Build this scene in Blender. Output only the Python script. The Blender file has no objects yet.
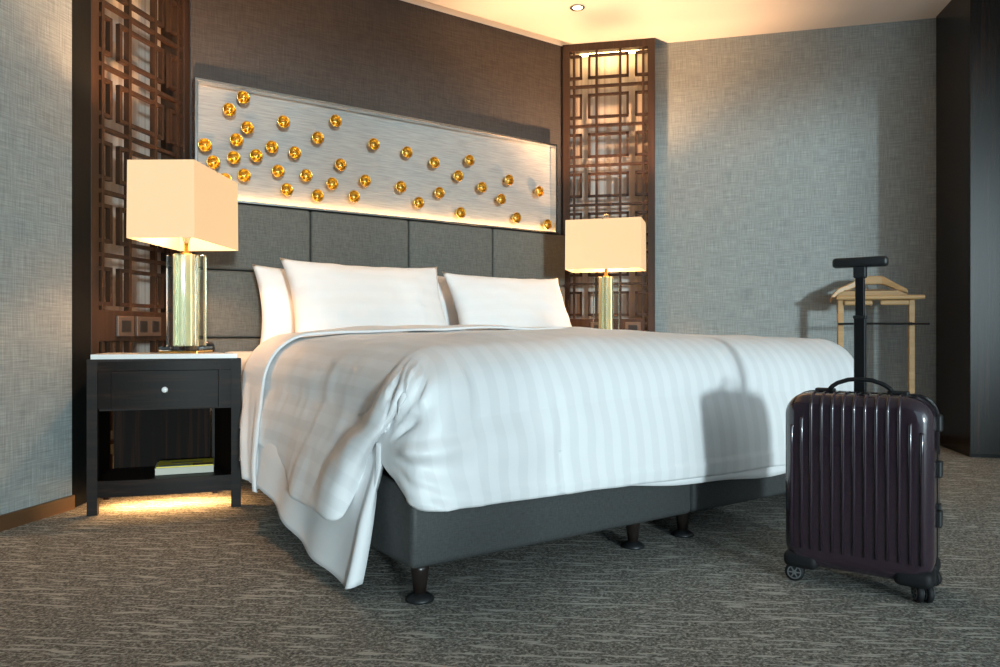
import bpy, bmesh, math, random
from mathutils import Vector, Matrix, noise
random.seed(7)
C = bpy.context.scene.collection
R = math.radians
YAW = 55.0            # bearing of the headboard wall, degrees to the right of the view
F = 750.0             # focal length in pixels of the 1000 px wide frame
CAMZ = 0.69
CEIL = 2.66
_c, _s = math.cos(R(YAW)), math.sin(R(YAW))

def W(r, d, z=0.0):
    """floor-plan point: r metres right of the camera, d metres ahead of it"""
    return Vector((r*_s + d*_c, -r*_c + d*_s, z))

def rot(bearing):
    return R(YAW - bearing)

# ------------------------------------------------------------------ camera
cd = bpy.data.cameras.new('camera'); cam = bpy.data.objects.new('camera', cd); C.objects.link(cam)
cd.sensor_width = 36; cd.lens = 36*F/1000; cd.clip_start = 0.02
cam.location = (0, 0, CAMZ); cam.rotation_euler = (R(90), 0, R(YAW-90))
sc = bpy.context.scene; sc.camera = cam
sc.view_settings.view_transform = 'Standard'; sc.view_settings.look = 'None'
sc.view_settings.gamma = 1; sc.view_settings.use_curve_mapping = False
sc.view_settings.exposure = 0.15

# ------------------------------------------------------------------ world, sun, sky light in the window
wd = bpy.data.worlds.new('sky'); sc.world = wd; wd.use_nodes = True
wd.node_tree.nodes['Background'].inputs[0].default_value = (0.62, 0.85, 1.0, 1)
wd.node_tree.nodes['Background'].inputs[1].default_value = 1.2

SUN_SLOPE, SUN_EL = 0.38, 4.0
sl = bpy.data.lights.new('low_sun', 'SUN'); sun = bpy.data.objects.new('low_sun', sl); C.objects.link(sun)
sl.energy = 2.05; sl.angle = R(4.5); sl.color = (0.76, 0.95, 1.0)
sd = W(-SUN_SLOPE, 1); sd.normalize(); sd.z = -math.tan(R(SUN_EL))
sun.rotation_euler = sd.to_track_quat('-Z', 'Y').to_euler()
sun.location = W(3, -6, 3)

WIN_R0, WIN_R1, WIN_D = -0.3, 4.95, -1.8
al = bpy.data.lights.new('window_daylight', 'AREA'); wl = bpy.data.objects.new('window_daylight', al); C.objects.link(wl)
al.shape = 'RECTANGLE'; al.size = 2.6; al.size_y = 2.3; al.energy = 40; al.color = (0.80, 0.95, 1.0)
wl.location = W(3.6, WIN_D-0.02, 1.35)
wl.rotation_euler = W(0, 1).to_track_quat('-Z', 'Z').to_euler()

WARM = (1.0, 0.545, 0.26)

# ------------------------------------------------------------------ materials
def mat(name, color=(.8, .8, .8), rough=.5, metal=0.0, **kw):
    m = bpy.data.materials.new(name); m.use_nodes = True
    b = m.node_tree.nodes['Principled BSDF']
    b.inputs['Base Color'].default_value = (*color, 1); b.inputs['Roughness'].default_value = rough
    b.inputs['Metallic'].default_value = metal
    for k, v in kw.items():
        b.inputs[k.replace('_', ' ')].default_value = v
    return m

class NT:
    def __init__(s, m):
        s.t = m.node_tree; s.n = s.t.nodes; s.l = s.t.links; s.b = s.n['Principled BSDF']
    def add(s, kind, **kw):
        n = s.n.new(kind)
        for k, v in kw.items(): setattr(n, k, v)
        return n
    def link(s, a, b): s.l.new(a, b)
    def coords(s, scale, kind='Object', rotz=0):
        tc = s.add('ShaderNodeTexCoord'); mp = s.add('ShaderNodeMapping')
        mp.inputs['Scale'].default_value = scale; mp.inputs['Rotation'].default_value = (0, 0, rotz)
        src = tc.outputs[kind]
        if rotz:                            # turn the pattern first, then stretch it
            m0 = s.add('ShaderNodeMapping'); m0.inputs['Rotation'].default_value = (0, 0, rotz)
            mp.inputs['Rotation'].default_value = (0, 0, 0); s.link(src, m0.inputs['Vector']); src = m0.outputs[0]
        s.link(src, mp.inputs['Vector']); return mp.outputs[0]
    def noise(s, vec, scale=1, detail=2, rough=.5):
        n = s.add('ShaderNodeTexNoise'); n.inputs['Scale'].default_value = scale
        n.inputs['Detail'].default_value = detail; n.inputs['Roughness'].default_value = rough
        s.link(vec, n.inputs['Vector']); return n.outputs[0]
    def math(s, op, a, b=None):
        n = s.add('ShaderNodeMath', operation=op)
        for i, v in enumerate((a, b)):
            if v is None: continue
            if isinstance(v, (int, float)): n.inputs[i].default_value = v
            else: s.link(v, n.inputs[i])
        return n.outputs[0]
    def ramp(s, fac, stops):
        n = s.add('ShaderNodeValToRGB'); e = n.color_ramp.elements
        while len(e) < len(stops): e.new(.5)
        for i, (p, c) in enumerate(stops):
            e[i].position = p; e[i].color = (*c, 1)
        s.link(fac, n.inputs[0]); return n.outputs[0]
    def color(s, out): s.link(out, s.b.inputs['Base Color'])
    def bump(s, h, strength=.3, dist=.002):
        n = s.add('ShaderNodeBump'); n.inputs['Strength'].default_value = strength
        n.inputs['Distance'].default_value = dist
        s.link(h, n.inputs['Height']); s.link(n.outputs[0], s.b.inputs['Normal'])

def linen(name, dark, mid, light, sx=150, sl_=7, rough=.75, bump=.25):
    m = mat(name, mid, rough); t = NT(m)
    a = t.noise(t.coords((sx, sx, sl_)), 1, 2, .6)
    b = t.noise(t.coords((sl_, sl_, sx)), 1, 2, .6)
    c = t.noise(t.coords((sx*2.3, sx*2.3, sx*2.3)), 1, 1)
    f = t.math('ADD', t.math('MULTIPLY', a, .42), t.math('MULTIPLY', b, .42))
    f = t.math('ADD', f, t.math('MULTIPLY', c, .16))
    t.color(t.ramp(f, [(.36, dark), (.5, mid), (.64, light)])); t.bump(f, bump, .002)
    t.b.inputs['Specular IOR Level'].default_value = .3
    return m

def wood(name, dark, light, axis='Z', rough=.3, fine=60, lo=.45, hi=.75, coat=0.0, spec=.4):
    m = mat(name, dark, rough, Coat_Weight=coat, Coat_Roughness=.12); t = NT(m)
    sc_ = {'X': (1.2, fine, fine), 'Y': (fine, 1.2, fine), 'Z': (fine, fine, 1.2)}[axis]
    a = t.noise(t.coords(sc_), 1, 3, .6)
    t.color(t.ramp(a, [(lo, dark), (hi, light)])); t.bump(a, .08, .001); t.b.inputs['Specular IOR Level'].default_value = spec
    return m

M = {}
M['wallpaper'] = linen('grey_linen_wallpaper', (.185, .207, .203), (.275, .302, .296), (.375, .408, .399), 210, 9)
M['taupe'] = linen('taupe_wall_fabric', (.042, .036, .033), (.060, .051, .046), (.082, .071, .063), 260, 12)
M['cushion'] = linen('charcoal_olive_fabric', (.082, .081, .071), (.118, .117, .104), (.162, .160, .143), 330, 25, .7, .4)
M['base_fabric'] = linen('dark_grey_leatherette', (.040, .042, .042), (.053, .056, .056), (.069, .072, .072), 300, 60, .5, .15)
M['ceiling'] = mat('ceiling_paint', (.80, .78, .75), .8)
M['plain_wall'] = mat('pale_paint', (.62, .60, .57), .8)
M['lattice'] = wood('dark_brown_lattice_wood', (.032, .0155, .0085), (.062, .030, .016), 'Z', .42, 45)
M['ebony'] = wood('ebony_veneer_vertical', (.008, .006, .005), (.045, .020, .011), 'Z', .25, 38, .5, .82, 0, .32)
M['ebony_h'] = wood('ebony_veneer_horizontal', (.011, .008, .007), (.042, .022, .014), 'X', .45, 40, .5, .85, 0, .12)
M['ebony_in'] = wood('ebony_veneer_interior', (.007, .005, .004), (.035, .015, .008), 'Z', .6, 45, .5, .85, 0, .06)
M['black_lacquer'] = mat('black_lacquer', (.009, .010, .010), .5, Specular_IOR_Level=.15)
M['skirting'] = wood('brown_skirting_wood', (.09, .045, .020), (.15, .075, .034), 'X', .4, 40)
M['chrome'] = mat('brushed_steel', (.72, .72, .70), .18, 1.0)
M['brass'] = mat('polished_brass', (.78, .51, .15), .22, 1.0)
M['satin_gold'] = mat('pale_satin_gold', (.80, .74, .42), .38, .55)
M['marble'] = mat('white_marble', (.80, .78, .75), .2)
M['glass'] = mat('clear_acrylic', (.93, .98, .95), .02, 0, Transmission_Weight=1.0, IOR=1.47)
M['crystal'] = mat('frosted_crystal', (.80, .92, .80), .2, 0, Transmission_Weight=.35, IOR=1.47)
M['knob'] = mat('pearl_knob', (.85, .85, .83), .15)
M['white_sheet'] = mat('white_cotton', (.82, .82, .82), .75)
M['black_plastic'] = mat('black_plastic', (.012, .013, .014), .42)
M['black_rubber'] = mat('black_rubber', (.010, .010, .011), .6, Specular_IOR_Level=.25)
M['grey_plastic'] = mat('grey_plastic', (.11, .11, .11), .4)
M['black_metal'] = mat('black_metal', (.012, .012, .013), .28, .3)
M['dark_leg'] = mat('dark_stained_leg', (.016, .011, .009), .3)
M['beech'] = wood('pale_beech', (.42, .25, .105), (.53, .34, .16), 'X', .42, 35)
M['plate'] = mat('bronze_switch_plate', (.13, .095, .075), .35, .4)
M['dark_insert'] = mat('dark_socket_insert', (.018, .016, .015), .35)
M['book_paper'] = mat('book_pages', (.60, .57, .48), .8)
M['bulb'] = mat('frosted_bulb', (.9, .85, .75), .5)
M['rug_edge'] = mat('dark', (.02, .02, .02), .6)

def emitter(name, col, s):
    m = mat(name, (.8, .7, .55), .5); b = m.node_tree.nodes['Principled BSDF']
    b.inputs['Emission Color'].default_value = (*col, 1); b.inputs['Emission Strength'].default_value = s
    return m

# art panel: pale silver paper with fine wavy relief
m = M['art_paper'] = mat('silver_wave_paper', (.50, .50, .48), .5); t = NT(m)
wv = t.noise(t.coords((9, 9, 170)), 1, 3, .55)
t.color(t.ramp(wv, [(.35, (.29, .29, .28)), (.65, (.39, .39, .375))])); t.bump(wv, .35, .003)
# lattice backing: beige vertical stripes
m = M['backing'] = mat('beige_striped_paper', (.45, .38, .31), .7); t = NT(m)
wv = t.noise(t.coords((28, 0, 0)), 1, 1, .5)
t.color(t.ramp(wv, [(.38, (.36, .29, .24)), (.5, (.52, .47, .42)), (.62, (.58, .55, .51))]))
# carpet
m = M['carpet'] = mat('grey_loop_carpet', (.1, .1, .1), .95); t = NT(m)
dash = t.noise(t.coords((8, 62, 1), rotz=R(40)), 1, 1, .5)
dash2 = t.noise(t.coords((13, 95, 3), rotz=R(40)), 1.0, 1, .5)
pile = t.noise(t.coords((140, 140, 140)), 1, 2, .7)
spk = t.noise(t.coords((75, 75, 75)), 1, 3, .7)
d1 = t.ramp(dash, [(.60, (0, 0, 0)), (.66, (1, 1, 1))])
d2 = t.ramp(dash2, [(.62, (0, 0, 0)), (.67, (1, 1, 1))])
dm = t.math('MAXIMUM', d1, d2)
base = t.ramp(t.math('ADD', t.math('MULTIPLY', pile, .55), t.math('MULTIPLY', spk, .45)),
              [(.38, (.075, .073, .064)), (.51, (.235, .229, .203)), (.62, (.54, .53, .475))])
mx = t.add('ShaderNodeMix', data_type='RGBA'); t.link(t.math('MULTIPLY', dm, .8), mx.inputs[0])
t.link(base, mx.inputs[6]); mx.inputs[7].default_value = (.60, .59, .53, 1)
t.color(mx.outputs[2])
t.bump(t.math('ADD', pile, t.math('MULTIPLY', dm, .6)), .9, .006)
t.b.inputs['Specular IOR Level'].default_value = .1
# striped satin duvet, stripes run along the first UV axis
m = M['duvet'] = mat('white_satin_stripe', (.8, .8, .8), .5); t = NT(m)
uv = t.add('ShaderNodeUVMap'); sp = t.add('ShaderNodeSeparateXYZ'); t.link(uv.outputs[0], sp.inputs[0])
ph = t.math('FRACT', t.math('MULTIPLY', sp.outputs[0], 1/.064))
st = t.math('SUBTRACT', 1.0, t.math('ABSOLUTE', t.math('SUBTRACT', t.math('MULTIPLY', ph, 2), 1)))
st = t.ramp(st, [(.46, (0, 0, 0)), (.54, (1, 1, 1))])
t.color(t.ramp(st, [(0, (.795, .797, .80)), (1, (.845, .847, .85))]))
t.link(t.ramp(st, [(0, (.42,)*3), (1, (.60,)*3)]), t.b.inputs['Roughness'])
t.b.inputs['Sheen Weight'].default_value = .15
fine = t.noise(t.coords((30, 30, 30)), 1, 3, .6); t.bump(fine, .12, .004)
m = M['plain_cotton'] = mat('plain_white_cotton', (.82, .82, .825), .7); t = NT(m)
t.bump(t.noise(t.coords((22, 22, 22)), 1, 4, .6), .16, .006)
t.b.inputs['Sheen Weight'].default_value = .15
# pillow: white with faint self stripe
m = M['pillow'] = mat('white_pillow_cotton', (.84, .84, .84), .6); t = NT(m)
uv = t.add('ShaderNodeUVMap'); sp = t.add('ShaderNodeSeparateXYZ'); t.link(uv.outputs[0], sp.inputs[0])
ph = t.math('FRACT', t.math('MULTIPLY', sp.outputs[1], 7))
t.color(t.ramp(ph, [(.46, (.842, .842, .842)), (.54, (.855, .855, .855))]))
t.bump(t.noise(t.coords((16, 16, 16)), 1, 4, .6), .2, .008)
# lamp shade: cloth that glows from the bulb behind it
def shade_mat():
    m = bpy.data.materials.new('cream_lampshade_cloth'); m.use_nodes = True; nt = m.node_tree
    for n in list(nt.nodes): nt.nodes.remove(n)
    out = nt.nodes.new('ShaderNodeOutputMaterial')
    df = nt.nodes.new('ShaderNodeBsdfDiffuse'); df.inputs[0].default_value = (.50, .40, .28, 1)
    tr = nt.nodes.new('ShaderNodeBsdfTranslucent'); tr.inputs[0].default_value = (.95, .86, .70, 1)
    em = nt.nodes.new('ShaderNodeEmission'); em.inputs[0].default_value = (1.0, .57, .25, 1); em.inputs[1].default_value = .60
    mx = nt.nodes.new('ShaderNodeMixShader'); mx.inputs[0].default_value = .006
    ad = nt.nodes.new('ShaderNodeAddShader')
    nt.links.new(df.outputs[0], mx.inputs[1]); nt.links.new(tr.outputs[0], mx.inputs[2])
    nt.links.new(mx.outputs[0], ad.inputs[0]); nt.links.new(em.outputs[0], ad.inputs[1])
    nt.links.new(ad.outputs[0], out.inputs[0]); return m
M['shade'] = shade_mat()
M['led'] = emitter('warm_led', (1.0, .62, .26), 26.0)
M['led_soft'] = emitter('warm_led_soft', (1.0, .56, .22), 30.0)
M['lens'] = emitter('downlight_lens', (1.0, .80, .52), 6.0)
M['red_dot'] = emitter('red_indicator', (1.0, .08, .04), 2.0)
# suitcase shell: glossy dark purple
M['purple'] = mat('purple_polycarbonate', (.026, .014, .023), .20, 0, Coat_Weight=.8, Coat_Roughness=.07)
# magazine cover
m = M['cover'] = mat('yellow_cover', (.78, .62, .04), .45)

# ------------------------------------------------------------------ mesh helpers
def link(name, bm, material, parent=None, loc=(0, 0, 0), rz=0, smooth=False):
    me = bpy.data.meshes.new(name); bm.to_mesh(me); bm.free()
    if material is not None: me.materials.append(material)
    if smooth:
        for p in me.polygons: p.use_smooth = True
    o = bpy.data.objects.new(name, me); C.objects.link(o)
    o.location = loc; o.rotation_euler = (0, 0, rz)
    if parent is not None: o.parent = parent
    return o

def link_mesh(name, me, parent=None, loc=(0, 0, 0), rz=0):
    o = bpy.data.objects.new(name, me); C.objects.link(o); o.location = loc; o.rotation_euler = (0, 0, rz)
    if parent is not None: o.parent = parent
    return o

def tag(o, label=None, cat=None, group=None, kind=None):
    if label: o['label'] = label
    if cat: o['category'] = cat
    if group: o['group'] = group
    if kind: o['kind'] = kind
    return o

def empty(name, loc, rz=0, label=None, cat=None, group=None):
    o = bpy.data.objects.new(name, None); C.objects.link(o); o.location = loc; o.rotation_euler = (0, 0, rz)
    o.empty_display_size = .1
    return tag(o, label, cat, group)

def box(bm, x0, x1, y0, y1, z0, z1, bevel=0.0, seg=2):
    r = bmesh.ops.create_cube(bm, size=1.0)
    vs = r['verts']
    for v in vs:
        v.co = Vector(((x0+x1)/2 + v.co.x*(x1-x0), (y0+y1)/2 + v.co.y*(y1-y0), (z0+z1)/2 + v.co.z*(z1-z0)))
    if bevel > 0:
        es = list({e for v in vs for e in v.link_edges})
        bmesh.ops.bevel(bm, geom=es, offset=bevel, segments=seg, profile=.5, affect='EDGES', clamp_overlap=True)
    return bm

def bx(*a, **k): return box(bmesh.new(), *a, **k)

def tube(bm, pts, rad, n=10, caps=True):
    pts = [Vector(p) for p in pts]; rings = []
    for i, p in enumerate(pts):
        a = pts[max(i-1, 0)]; b = pts[min(i+1, len(pts)-1)]
        d = (b-a).normalized()
        up = Vector((0, 0, 1)) if abs(d.z) < .95 else Vector((0, 1, 0))
        x = d.cross(up).normalized(); y = x.cross(d).normalized()
        rr = rad[i] if isinstance(rad, (list, tuple)) else rad
        rings.append([bm.verts.new(p + rr*(x*math.cos(2*math.pi*k/n) + y*math.sin(2*math.pi*k/n))) for k in range(n)])
    for a, b in zip(rings, rings[1:]):
        for k in range(n): bm.faces.new((a[k], a[(k+1) % n], b[(k+1) % n], b[k]))
    if caps:
        bm.faces.new(rings[0][::-1]); bm.faces.new(rings[-1])
    return bm

def lathe(bm, prof, n=20, axis='Z', off=(0, 0, 0)):
    """profile of (radius, height) turned about an axis"""
    rings = []
    def P(r, h, a):
        if axis == 'Z': v = Vector((r*math.cos(a), r*math.sin(a), h))
        elif axis == 'Y': v = Vector((r*math.cos(a), h, r*math.sin(a)))
        else: v = Vector((h, r*math.cos(a), r*math.sin(a)))
        return v + Vector(off)
    for r, h in prof:
        if r < 1e-6: rings.append([bm.verts.new(P(0, h, 0))])
        else: rings.append([bm.verts.new(P(r, h, 2*math.pi*k/n)) for k in range(n)])
    for a, b in zip(rings, rings[1:]):
        for k in range(n):
            k2 = (k+1) % n
            if len(a) == 1 and len(b) == 1: continue
            if len(a) == 1: bm.faces.new((a[0], b[k2], b[k]))
            elif len(b) == 1: bm.faces.new((a[k], a[k2], b[0]))
            else: bm.faces.new((a[k], a[k2], b[k2], b[k]))
    bmesh.ops.recalc_face_normals(bm, faces=bm.faces)
    return bm

def prism(pts, z0, z1):
    bm = bmesh.new()
    lo = [bm.verts.new((p[0], p[1], z0)) for p in pts]; hi = [bm.verts.new((p[0], p[1], z1)) for p in pts]
    n = len(pts)
    for i in range(n): bm.faces.new((lo[i], lo[(i+1) % n], hi[(i+1) % n], hi[i]))
    bm.faces.new(lo[::-1]); bm.faces.new(hi)
    bmesh.ops.recalc_face_normals(bm, faces=bm.faces)
    return bm

def copy_tree(o, parent=None):
    c = o.copy(); C.objects.link(c); c.parent = parent
    for ch in list(o.children): copy_tree(ch, c)
    return c

def smooth01(x):
    x = max(0.0, min(1.0, x)); return x*x*(3-2*x)

# ------------------------------------------------------------------ the room
def wall(name, p, q, z0, z1, thick, material, parent=None):
    """wall from plan point p to q (each (r, d)); the room lies to the right of p->q, thickness goes to the left"""
    a, b = W(*p), W(*q); v = b-a
    o = link(name, bx(0, v.length, 0, thick, z0, z1), material, parent, (a.x, a.y, 0), math.atan2(v.y, v.x))
    if parent is None: tag(o, kind='structure')
    return o

fl = [W(-3.6, -1.95), W(5.6, -1.95), W(5.6, 6.0), W(-3.6, 6.0)]
tag(link('floor', prism(fl, -.12, 0), M['carpet']), kind='structure')
def clip_y(pts, lim):
    out = []
    for a, b in zip(pts, pts[1:]+pts[:1]):
        if a.y <= lim: out.append(a)
        if (a.y <= lim) != (b.y <= lim): out.append(a.lerp(b, (lim-a.y)/(b.y-a.y)))
    return out
tag(link('ceiling', prism(clip_y(fl, 3.895), CEIL, CEIL+.12), M['ceiling']), kind='structure')

A = (-1.69, 3.099)                  # front corner of the left lattice
HBY = 3.97
o = link('wall_headboard', bx(.887, 3.306, HBY, HBY+.12, 0, CEIL), M['taupe']); tag(o, kind='structure')
wall('wall_left', (-1.684-.1944*4.86, 2.95-4.86), (-1.684, 2.95), 0, CEIL, .12, M['wallpaper'])
bb = wall('baseboard_left', (-1.684-.1944*4.7+.012, 2.95-4.7), (-1.684+.012, 2.95), 0, .055, .014, M['skirting'])
wall('trim_1', (-1.684, 2.95), A, 0, CEIL, .10, M['black_lacquer'])
RW0, RW1 = (1.042, 5.109), (2.85, 4.650)
wall('wall_right', RW0, RW1, 0, CEIL, .12, M['wallpaper'])
wall('baseboard_right', (RW0[0]-.004, RW0[1]-.014), (RW1[0]-.16, RW1[1]+.0266), 0, .055, .013, M['skirting'])
wall('wall_side', (4.40, 4.4), (5.10, -1.9), 0, CEIL, .12, M['plain_wall'])
# rear wall with the wide window
wall('wall_rear', (WIN_R0, WIN_D), (-2.65, WIN_D), 0, CEIL, .12, M['plain_wall'])
wall('wall_rear_sill', (WIN_R1, WIN_D), (WIN_R0, WIN_D), 0, .12, .12, M['plain_wall'])
wall('wall_rear_end', (5.2, WIN_D), (WIN_R1, WIN_D), 0, CEIL, .12, M['plain_wall'])
win = empty('window_1', W(WIN_R0, WIN_D-.06), rot(90)); tag(win, kind='structure')
wn = WIN_R1-WIN_R0
for i in range(4):
    x = i*wn/3
    link('window_mullion', bx(x-.025, x+.025, -.02, .02, .12, CEIL), M['black_metal'], win)
link('window_rail', bx(0, wn, -.02, .02, .12, .16), M['black_metal'], win)
# pale shadow gap where the headboard wall meets the ceiling
tag(link('trim_2', bx(.60, 3.60, HBY, HBY+.12, CEIL, CEIL+.12), M['ceiling']), kind='structure')
tag(link('trim_3', bx(.30, 3.90, 3.85, 4.45, CEIL+.12, CEIL+.14), M['ceiling']), kind='structure')

# ------------------------------------------------------------------ lattice screens
def make_lattice(loc, rz, width, label):
    t = empty('lattice_screen', loc, rz, label, 'screen', 'wooden lattice screens beside the bed')
    st, dp, top = .048, .05, CEIL-.002
    link('stile', bx(0, st, 0, dp, 0, top, bevel=.002, seg=1), M['lattice'], t)
    link('stile', bx(width-st, width, 0, dp, 0, top, bevel=.002, seg=1), M['lattice'], t)
    link('rail', bx(st, width-st, .002, dp, top-.05, top), M['lattice'], t)
    link('rail', bx(st, width-st, .002, dp, 0, .06), M['lattice'], t)
    x0, x1 = st, width-st; ow = x1-x0
    b, y0, y1 = .0165, .008, .036
    vb = None
    for f in (.056, .348, .652, .944):
        x = x0+f*ow
        link('vertical_bar', bx(x-b/2, x+b/2, y0, y1, .06, top-.05), M['lattice'], t)
    unit = .2686; z0 = 2.369
    hb = bx(x0, x1, y0+.0015, y1-.0015, -b/2, b/2); me = bpy.data.meshes.new('horizontal_bar'); hb.to_mesh(me); hb.free(); me.materials.append(M['lattice'])
    for k in range(9): link_mesh('horizontal_bar', me, t, (0, 0, z0-k*unit))
    # fret frames between two horizontals
    def fret(xa, xb, sides):
        bm = bmesh.new(); h = .083; e = .003
        if 'L' in sides: box(bm, xa, xa+b, y0+e, y1-e, -h, h)
        if 'R' in sides: box(bm, xb-b, xb, y0+e, y1-e, -h, h)
        box(bm, xa, xb, y0+e, y1-e, h-b, h); box(bm, xa, xb, y0+e, y1-e, -h, -h+b)
        m_ = bpy.data.meshes.new('fret'); bm.to_mesh(m_); bm.free(); m_.materials.append(M['lattice']); return m_
    fc = fret(x0+.238*ow, x0+.762*ow, 'LR'); fa = fret(x0, x0+.16*ow, 'R'); fb = fret(x0+.84*ow, x1, 'L')
    for k in range(-1, 9):
        zc = z0-k*unit-unit/2
        for mm in (fc, fa, fb): link_mesh('fret_frame', mm, t, (0, 0, zc))
    # shallow lit box behind
    link('backing_panel', bx(0, width, .155, .17, 0, top), M['backing'], t)
    link('side_return', bx(0, .012, dp, .155, 0, top), M['lattice'], t)
    link('side_return', bx(width-.012, width, dp, .155, 0, top), M['lattice'], t)
    s = link('light_strip', bx(x0+.06, x1-.06, .075, .10, top-.055, top-.045), M['led'], t); s['label'] = 'glowing warm light strip'
    # wooden plate that carries the sockets
    link('socket_board', bx(x0, x1-.02, .004, .036, .655, .79, bevel=.002, seg=1), M['lattice'], t)
    return t

make_lattice(W(*A), rot(11), .685, 'dark wooden lattice screen behind the left bedside lamp')
RL = (.4265, 5.115)
make_lattice(W(*RL), rot(101.5), .618, 'dark wooden lattice screen behind the right bedside lamp')
def sockets(base, bearing, items, side):
    ux, uy = math.sin(R(bearing)), math.cos(R(bearing))
    for s0, s1, nm, lab in items:
        p = W(base[0]+ux*s0, base[1]+uy*s0)
        t = empty('wall_socket', (p.x, p.y, .677), rot(bearing), lab, 'socket', 'sockets on the lattice screens')
        link('plate', bx(0, s1-s0, -.010, .004, 0, .09, bevel=.002, seg=1), M['plate'], t)
        n = 1 if s1-s0 < .12 else 2
        w = (s1-s0)/n
        for i in range(n):
            link('insert', bx(i*w+w*.22, i*w+w*.78, -.0125, -.009, .02, .07), M['dark_insert'], t)
sockets(A, 11, [(.150, .255, 's', 'single bronze socket plate left of the lamp base'),
                (.275, .445, 'd', 'double bronze socket plate just beside the lamp column')], 'l')
sockets(RL, 101.5, [(.19, .295, 's', 'bronze socket plate on the far screen, left of the lamp column'),
                    (.42, .525, 's', 'bronze socket plate on the far screen, right of the lamp column')], 'r')

# ------------------------------------------------------------------ headboard pads
hb = empty('headboard', (0.885, HBY, 0), 0, 'charcoal padded headboard of square upholstered panels', 'headboard')
pw = .5925
pad = bx(.003, pw-.003, -.095, -.001, .002, .3395, bevel=.016, seg=4)
pm = bpy.data.meshes.new('upholstered_panel'); pad.to_mesh(pm); pad.free(); pm.materials.append(M['cushion'])
for p in pm.polygons: p.use_smooth = True
for i in range(4):
    for k in range(4):
        link_mesh('upholstered_panel', pm, hb, (i*pw, 0, 1.010-.342*k))

# ------------------------------------------------------------------ lit wall art with brass cups
AX0, AX1, AZ0, AZ1 = .889, 3.198, 1.360, 1.957
art = empty('wall_art', (0, HBY, 0), 0, 'silver framed backlit wall panel scattered with small brass cups', 'wall art')
link('panel', bx(AX0+.01, AX1-.01, -.014, -.002, AZ0, AZ1-.01), M['art_paper'], art)
fd = -.075
for nm, a in (('frame_top', (AX0, AX1, fd, -.001, AZ1-.014, AZ1)), ('frame_bottom', (AX0, AX1, fd-.02, -.001, AZ0-.006, AZ0+.006)),
              ('frame_side', (AX0, AX0+.014, fd, -.001, AZ0+.006, AZ1-.014)), ('frame_side', (AX1-.014, AX1, fd, -.001, AZ0+.006, AZ1-.014))):
    link(nm, bx(*a, bevel=.002, seg=1), M['chrome'], art)
s = link('light_strip', bx(AX0+.03, AX1-.03, -.040, -.026, AZ0+.0065, AZ0+.011), M['led_soft'], art); s['label'] = 'glowing warm light strip'
z4 = [(232,143),(180,188),(247,255),(207,300),(90,319),(121,382),(197,365),(280,358),(338,326),(381,233),(423,347),(235,430),(165,447),(361,415),(393,483),(465,431),(507,505),(508,292),(574,229),(592,391),(561,461),(683,450),(642,508),(715,315)]
z5 = [(142,287),(249,327),(387,318),(343,379),(118,422),(269,445),(188,484),(436,424),(542,395),(511,470),(660,440),(352,523),(571,543),(692,569)]
pix = [(180+x*220/815, 60+y*220/815) for x, y in z4] + [(370+x*.2549, 80+y*.2549) for x, y in z5]
bm = lathe(bmesh.new(), [(0, -.003), (.010, -.004), (.020, -.010), (.027, -.021), (.0295, -.035), (.0300, -.037), (.0345, -.0375), (.0350, -.035), (.0320, -.020), (.023, -.005), (.006, 0), (.006, .028), (0, .028)], 20, 'Y')
cm = bpy.data.meshes.new('brass_cup'); bm.to_mesh(cm); bm.free(); cm.materials.append(M['brass'])
for p in cm.polygons: p.use_smooth = True
bm = lathe(bmesh.new(), [(0, -.016), (.006, -.014), (.008, -.009), (.006, -.005), (0, -.005)], 12, 'Y')
sm_ = bpy.data.meshes.new('stud'); bm.to_mesh(sm_); bm.free(); sm_.materials.append(M['brass'])
for p in sm_.polygons: p.use_smooth = True
for x, y in pix:
    k = (x-500)/F; Yp = HBY-.062
    d = Yp/(_s-k*_c); X = d*(k*_s+_c); Z = CAMZ+(334-y)/F*d
    c = link_mesh('brass_cup', cm, art, (X, -.042, Z)); c.scale = (.98, 1, .98)
    link_mesh('stud', sm_, c)

# ------------------------------------------------------------------ bed: two bases with legs, mattress
BX0, BX1, BY0, BY1 = .895, 3.115, 1.665, 3.865
BXM = 1.945
def bed_base(x0, x1, legs, label):
    t = empty('divan', ((x0+x1)/2, (BY0+BY1)/2, 0), 0, label, 'divan', 'divan halves of the bed')
    cx, cy = (x0+x1)/2, (BY0+BY1)/2
    link('upholstered_box', bx(x0-cx, x1-cx, BY0-cy, BY1-cy, .094, .305, bevel=.018, seg=3), M['base_fabric'], t, smooth=True)
    for lx, ly in legs:
        lg = link('leg', lathe(bmesh.new(), [(0, .094), (.026, .094), (.024, .080), (.016, .016), (0, .016)], 16), M['dark_leg'], t, (lx-cx, ly-cy, 0), smooth=True)
        link('glide', lathe(bmesh.new(), [(0, .022), (.014, .021), (.030, .013), (.038, .006), (.038, 0), (0, 0)], 20), M['black_plastic'], lg, smooth=True)
    return t
bed_base(BX0, BXM-.002, [(.945, 1.712), (1.745, 1.742), (.945, 3.75), (1.745, 3.75)], 'dark grey divan half with tapered legs at the near bed corner')
bed_base(BXM+.002, BX1, [(1.985, 1.745), (3.02, 1.715), (1.985, 3.75), (3.02, 3.75)], 'dark grey divan half partly hidden behind the suitcase')
mt = link('mattress', bx(BX0+.03, BX1-.03, BY0+.04, BY1-.004, .307, .602, bevel=.10, seg=6), M['plain_cotton'], None, smooth=True)
tag(mt, 'thick white sheeted mattress under the pillows', 'mattress')

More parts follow.
